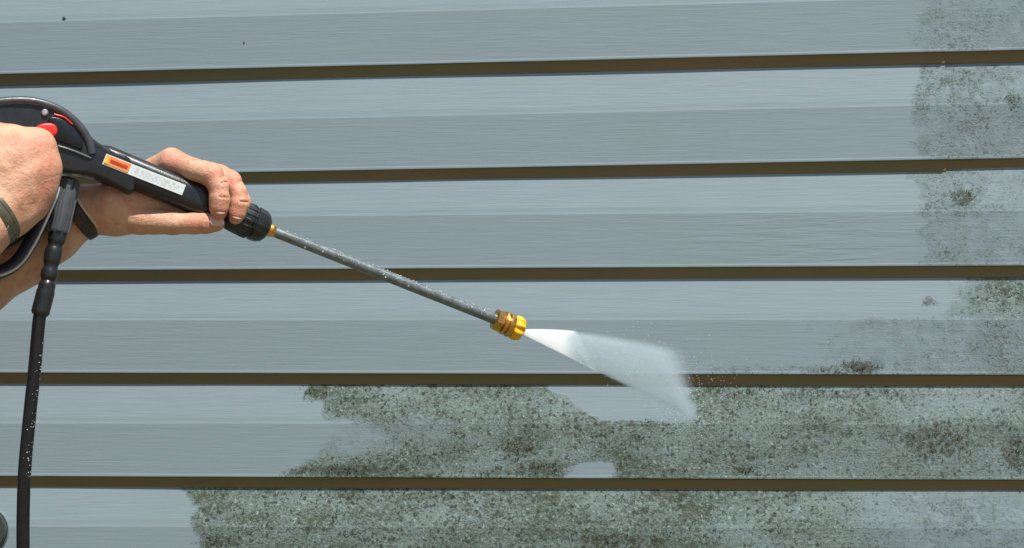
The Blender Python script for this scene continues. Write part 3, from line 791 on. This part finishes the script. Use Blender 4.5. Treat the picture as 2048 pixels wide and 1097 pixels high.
for dx, dy in ((-.04, -.13), (.04, .10)):
    cloth('shoe', [([(mid.x + dx - .03, mid.y + dy, .052), (mid.x + dx + .06, mid.y + dy, .05), (mid.x + dx + .16, mid.y + dy, .042)], [.046, .046, .036])], .006, .02, M_DARK)
cloth('hair', [([tp(hc + Vector((-.035, 0, .045))), tp(hc + Vector((.012, 0, .055)))], [.090, .082]), ([tp(hc + Vector((-.05, 0, .0))), tp(hc + Vector((-.04, 0, .04)))], [.070, .085])], .005, .02, plain('brown_hair', (.04, .025, .015), .6, 0, .3, 200, .5, .3, 900))

# watch on the near wrist, band on the far wrist
def band(a, b, r0, r1, name, mat, parent, w=.5, th=.0012, strip_h=0):
    pr = [(0, r0), (.04, r0 + th), (.5, (r0 + r1) / 2 + th * 1.3), (.96, r1 + th), (1, r1)]
    return bmobj(name, lathe(a, b, pr, 48), mat, parent)
w0 = G(-22, 424, .036); w1 = G(-38, 446, .040)
aw = (G(-60, 462, .040) - G(-18, 430, .034)).normalized()
wt = thing('wristwatch', 'metal wristwatch on the near wrist at the left edge', 'watch', G(-6, 436, .036))
cw = G(-26, 436, .035)
bmobj('watch_strap', lathe(cw - aw * .008, cw + aw * .009, [(0, .0295), (.05, .0310), (.25, .0318), (.3, .0312), (.5, .0322), (.7, .0312), (.75, .0318), (.95, .0310), (1, .0295)], 64), plain('olive_metal', (.20, .185, .13), .3, .8, .3, 200, .3), wt)
fc_ = G(-22, 452, .058)
bmobj('watch_case', lathe(fc_ - Vector((.5, -.7, -.35)).normalized() * 0 - GN * .010, fc_ + GN * .004, [(0, .013), (.4, .0145), (.8, .0145), (.9, .0135), (.9, .0120), (.85, .001)], 40), plain('steel_case', (.45, .45, .40), .25, .9, .1, 90, .05), wt)
bd = thing('wristband', 'dark wristband with a pale edge on the far wrist, behind the hose connector', 'wristband', G(180, 410, .0))
wa = (G(112, 460, -.044) - G(172, 420, -.036)).normalized()
cb_ = G(172, 414, -.035)
bmobj('strap', lathe(cb_ + wa * .010, cb_ - wa * .003, [(0, .0275), (.06, .0290), (.5, .0296), (.94, .0290), (1, .0275)], 48), plain('dark_leather', (.035, .022, .016), .6, 0, .3, 150, .4), bd)
bmobj('edge_cord', lathe(cb_ - wa * .0032, cb_ - wa * .0062, [(0, .0276), (.3, .0292), (.7, .0292), (1, .0276)], 48), plain('pale_cord', (.55, .40, .28), .6), bd)

# ------------------------------------------------------------------ water spray
NZ = G(1048, 665)
TOP = at(1372, 694, .105); BOT = at(1404, 852, .100)
spray = thing('water_spray', 'white fan of water spraying from the yellow tip onto the siding', 'water spray', NZ)
def fan(name, s0, s1, ns, nt, dens, mat, thick):
    V, F, D, U, A_ = [], [], [], [], []
    nrm = (TOP - NZ).cross(BOT - NZ).normalized()
    for side in (1, -1):
        for i in range(ns + 1):
            s = s0 + (s1 - s0) * i / ns
            for j in range(nt + 1):
                t = j / nt; e = TOP.lerp(BOT, t); p = NZ.lerp(e, s)
                p += Vector((0, 0, 1)) * (.0030 * (1 - 2 * t) * (1 - s) + .0052 * math.sin(math.pi * min(1, s ** .8)) * (1 - t) ** 1.6)
                th_ = .0008 + thick * (s + .08) * (1 - (2 * t - 1) ** 2)
                V.append(p + nrm * side * th_); D.append(dens(s, t)); U.append(t); A_.append(s)
    m = (ns + 1) * (nt + 1)
    for b_ in (0, m):
        for i in range(ns):
            for j in range(nt):
                a = b_ + i * (nt + 1) + j; q = (a, a + 1, a + nt + 2, a + nt + 1); F.append(q if b_ else q[::-1])
    me = bpy.data.meshes.new(name); me.from_pydata(V, [], F); me.update()
    for nm, dat in (('wet', D), ('fan', U), ('along', A_)):
        me.attributes.new(nm, 'FLOAT', 'POINT').data.foreach_set('value', dat)
    return link(name, me, mat, spray)
M_JET = spray_mat('jet', 1.0); M_MIST = spray_mat('mist', 1.0, (.46, .56, .605), .5)
def dj(s, t):
    edge = sm(t, 0, .06) * (1 - sm(t, .92, 1)); lim = .27 + .10 * t
    return .93 * edge * (1 - sm(s, lim, lim + .05)) * sm(s, -.05, .03)
def dmist(s, t):
    edge = sm(t, 0, .16) * (1 - sm(t, .88, 1)); end = 1 - sm(s, .78 + .14 * t, 1.0)
    return (.70 + .06 * math.exp(-((t - .8) / .25) ** 2) - .10 * sm(s, .4, .7) * (1 - t)) * edge * end * sm(s, .20, .32)
fan('jet', .0, .52, 40, 40, dj, M_JET, .004)
fan('mist', .20, 1.0, 60, 50, dmist, M_MIST, .005)
# single droplets flying in the fan and off the wall
dv = bmesh.new(); random.seed(11)
for i in range(900):
    if i < 550:
        s = random.uniform(.3, 1.0); t = random.gauss(.55, .32); p = NZ.lerp(TOP.lerp(BOT, t), s) + Vector((0, random.gauss(0, .006), 0))
    else:
        p = at(random.gauss(1390, 40), random.gauss(800, 50), abs(random.gauss(.02, .02)))
    r = random.uniform(.00015, .00042)
    if p.y > -.004: p.y = -.004
    bmesh.ops.create_icosphere(dv, subdivisions=1, radius=r, matrix=Matrix.Translation(p))
o = bmobj('droplet', dv, plain('white_water', (.85, .9, .93), .2, 0, .05), spray, True, 0); o['kind'] = 'stuff'
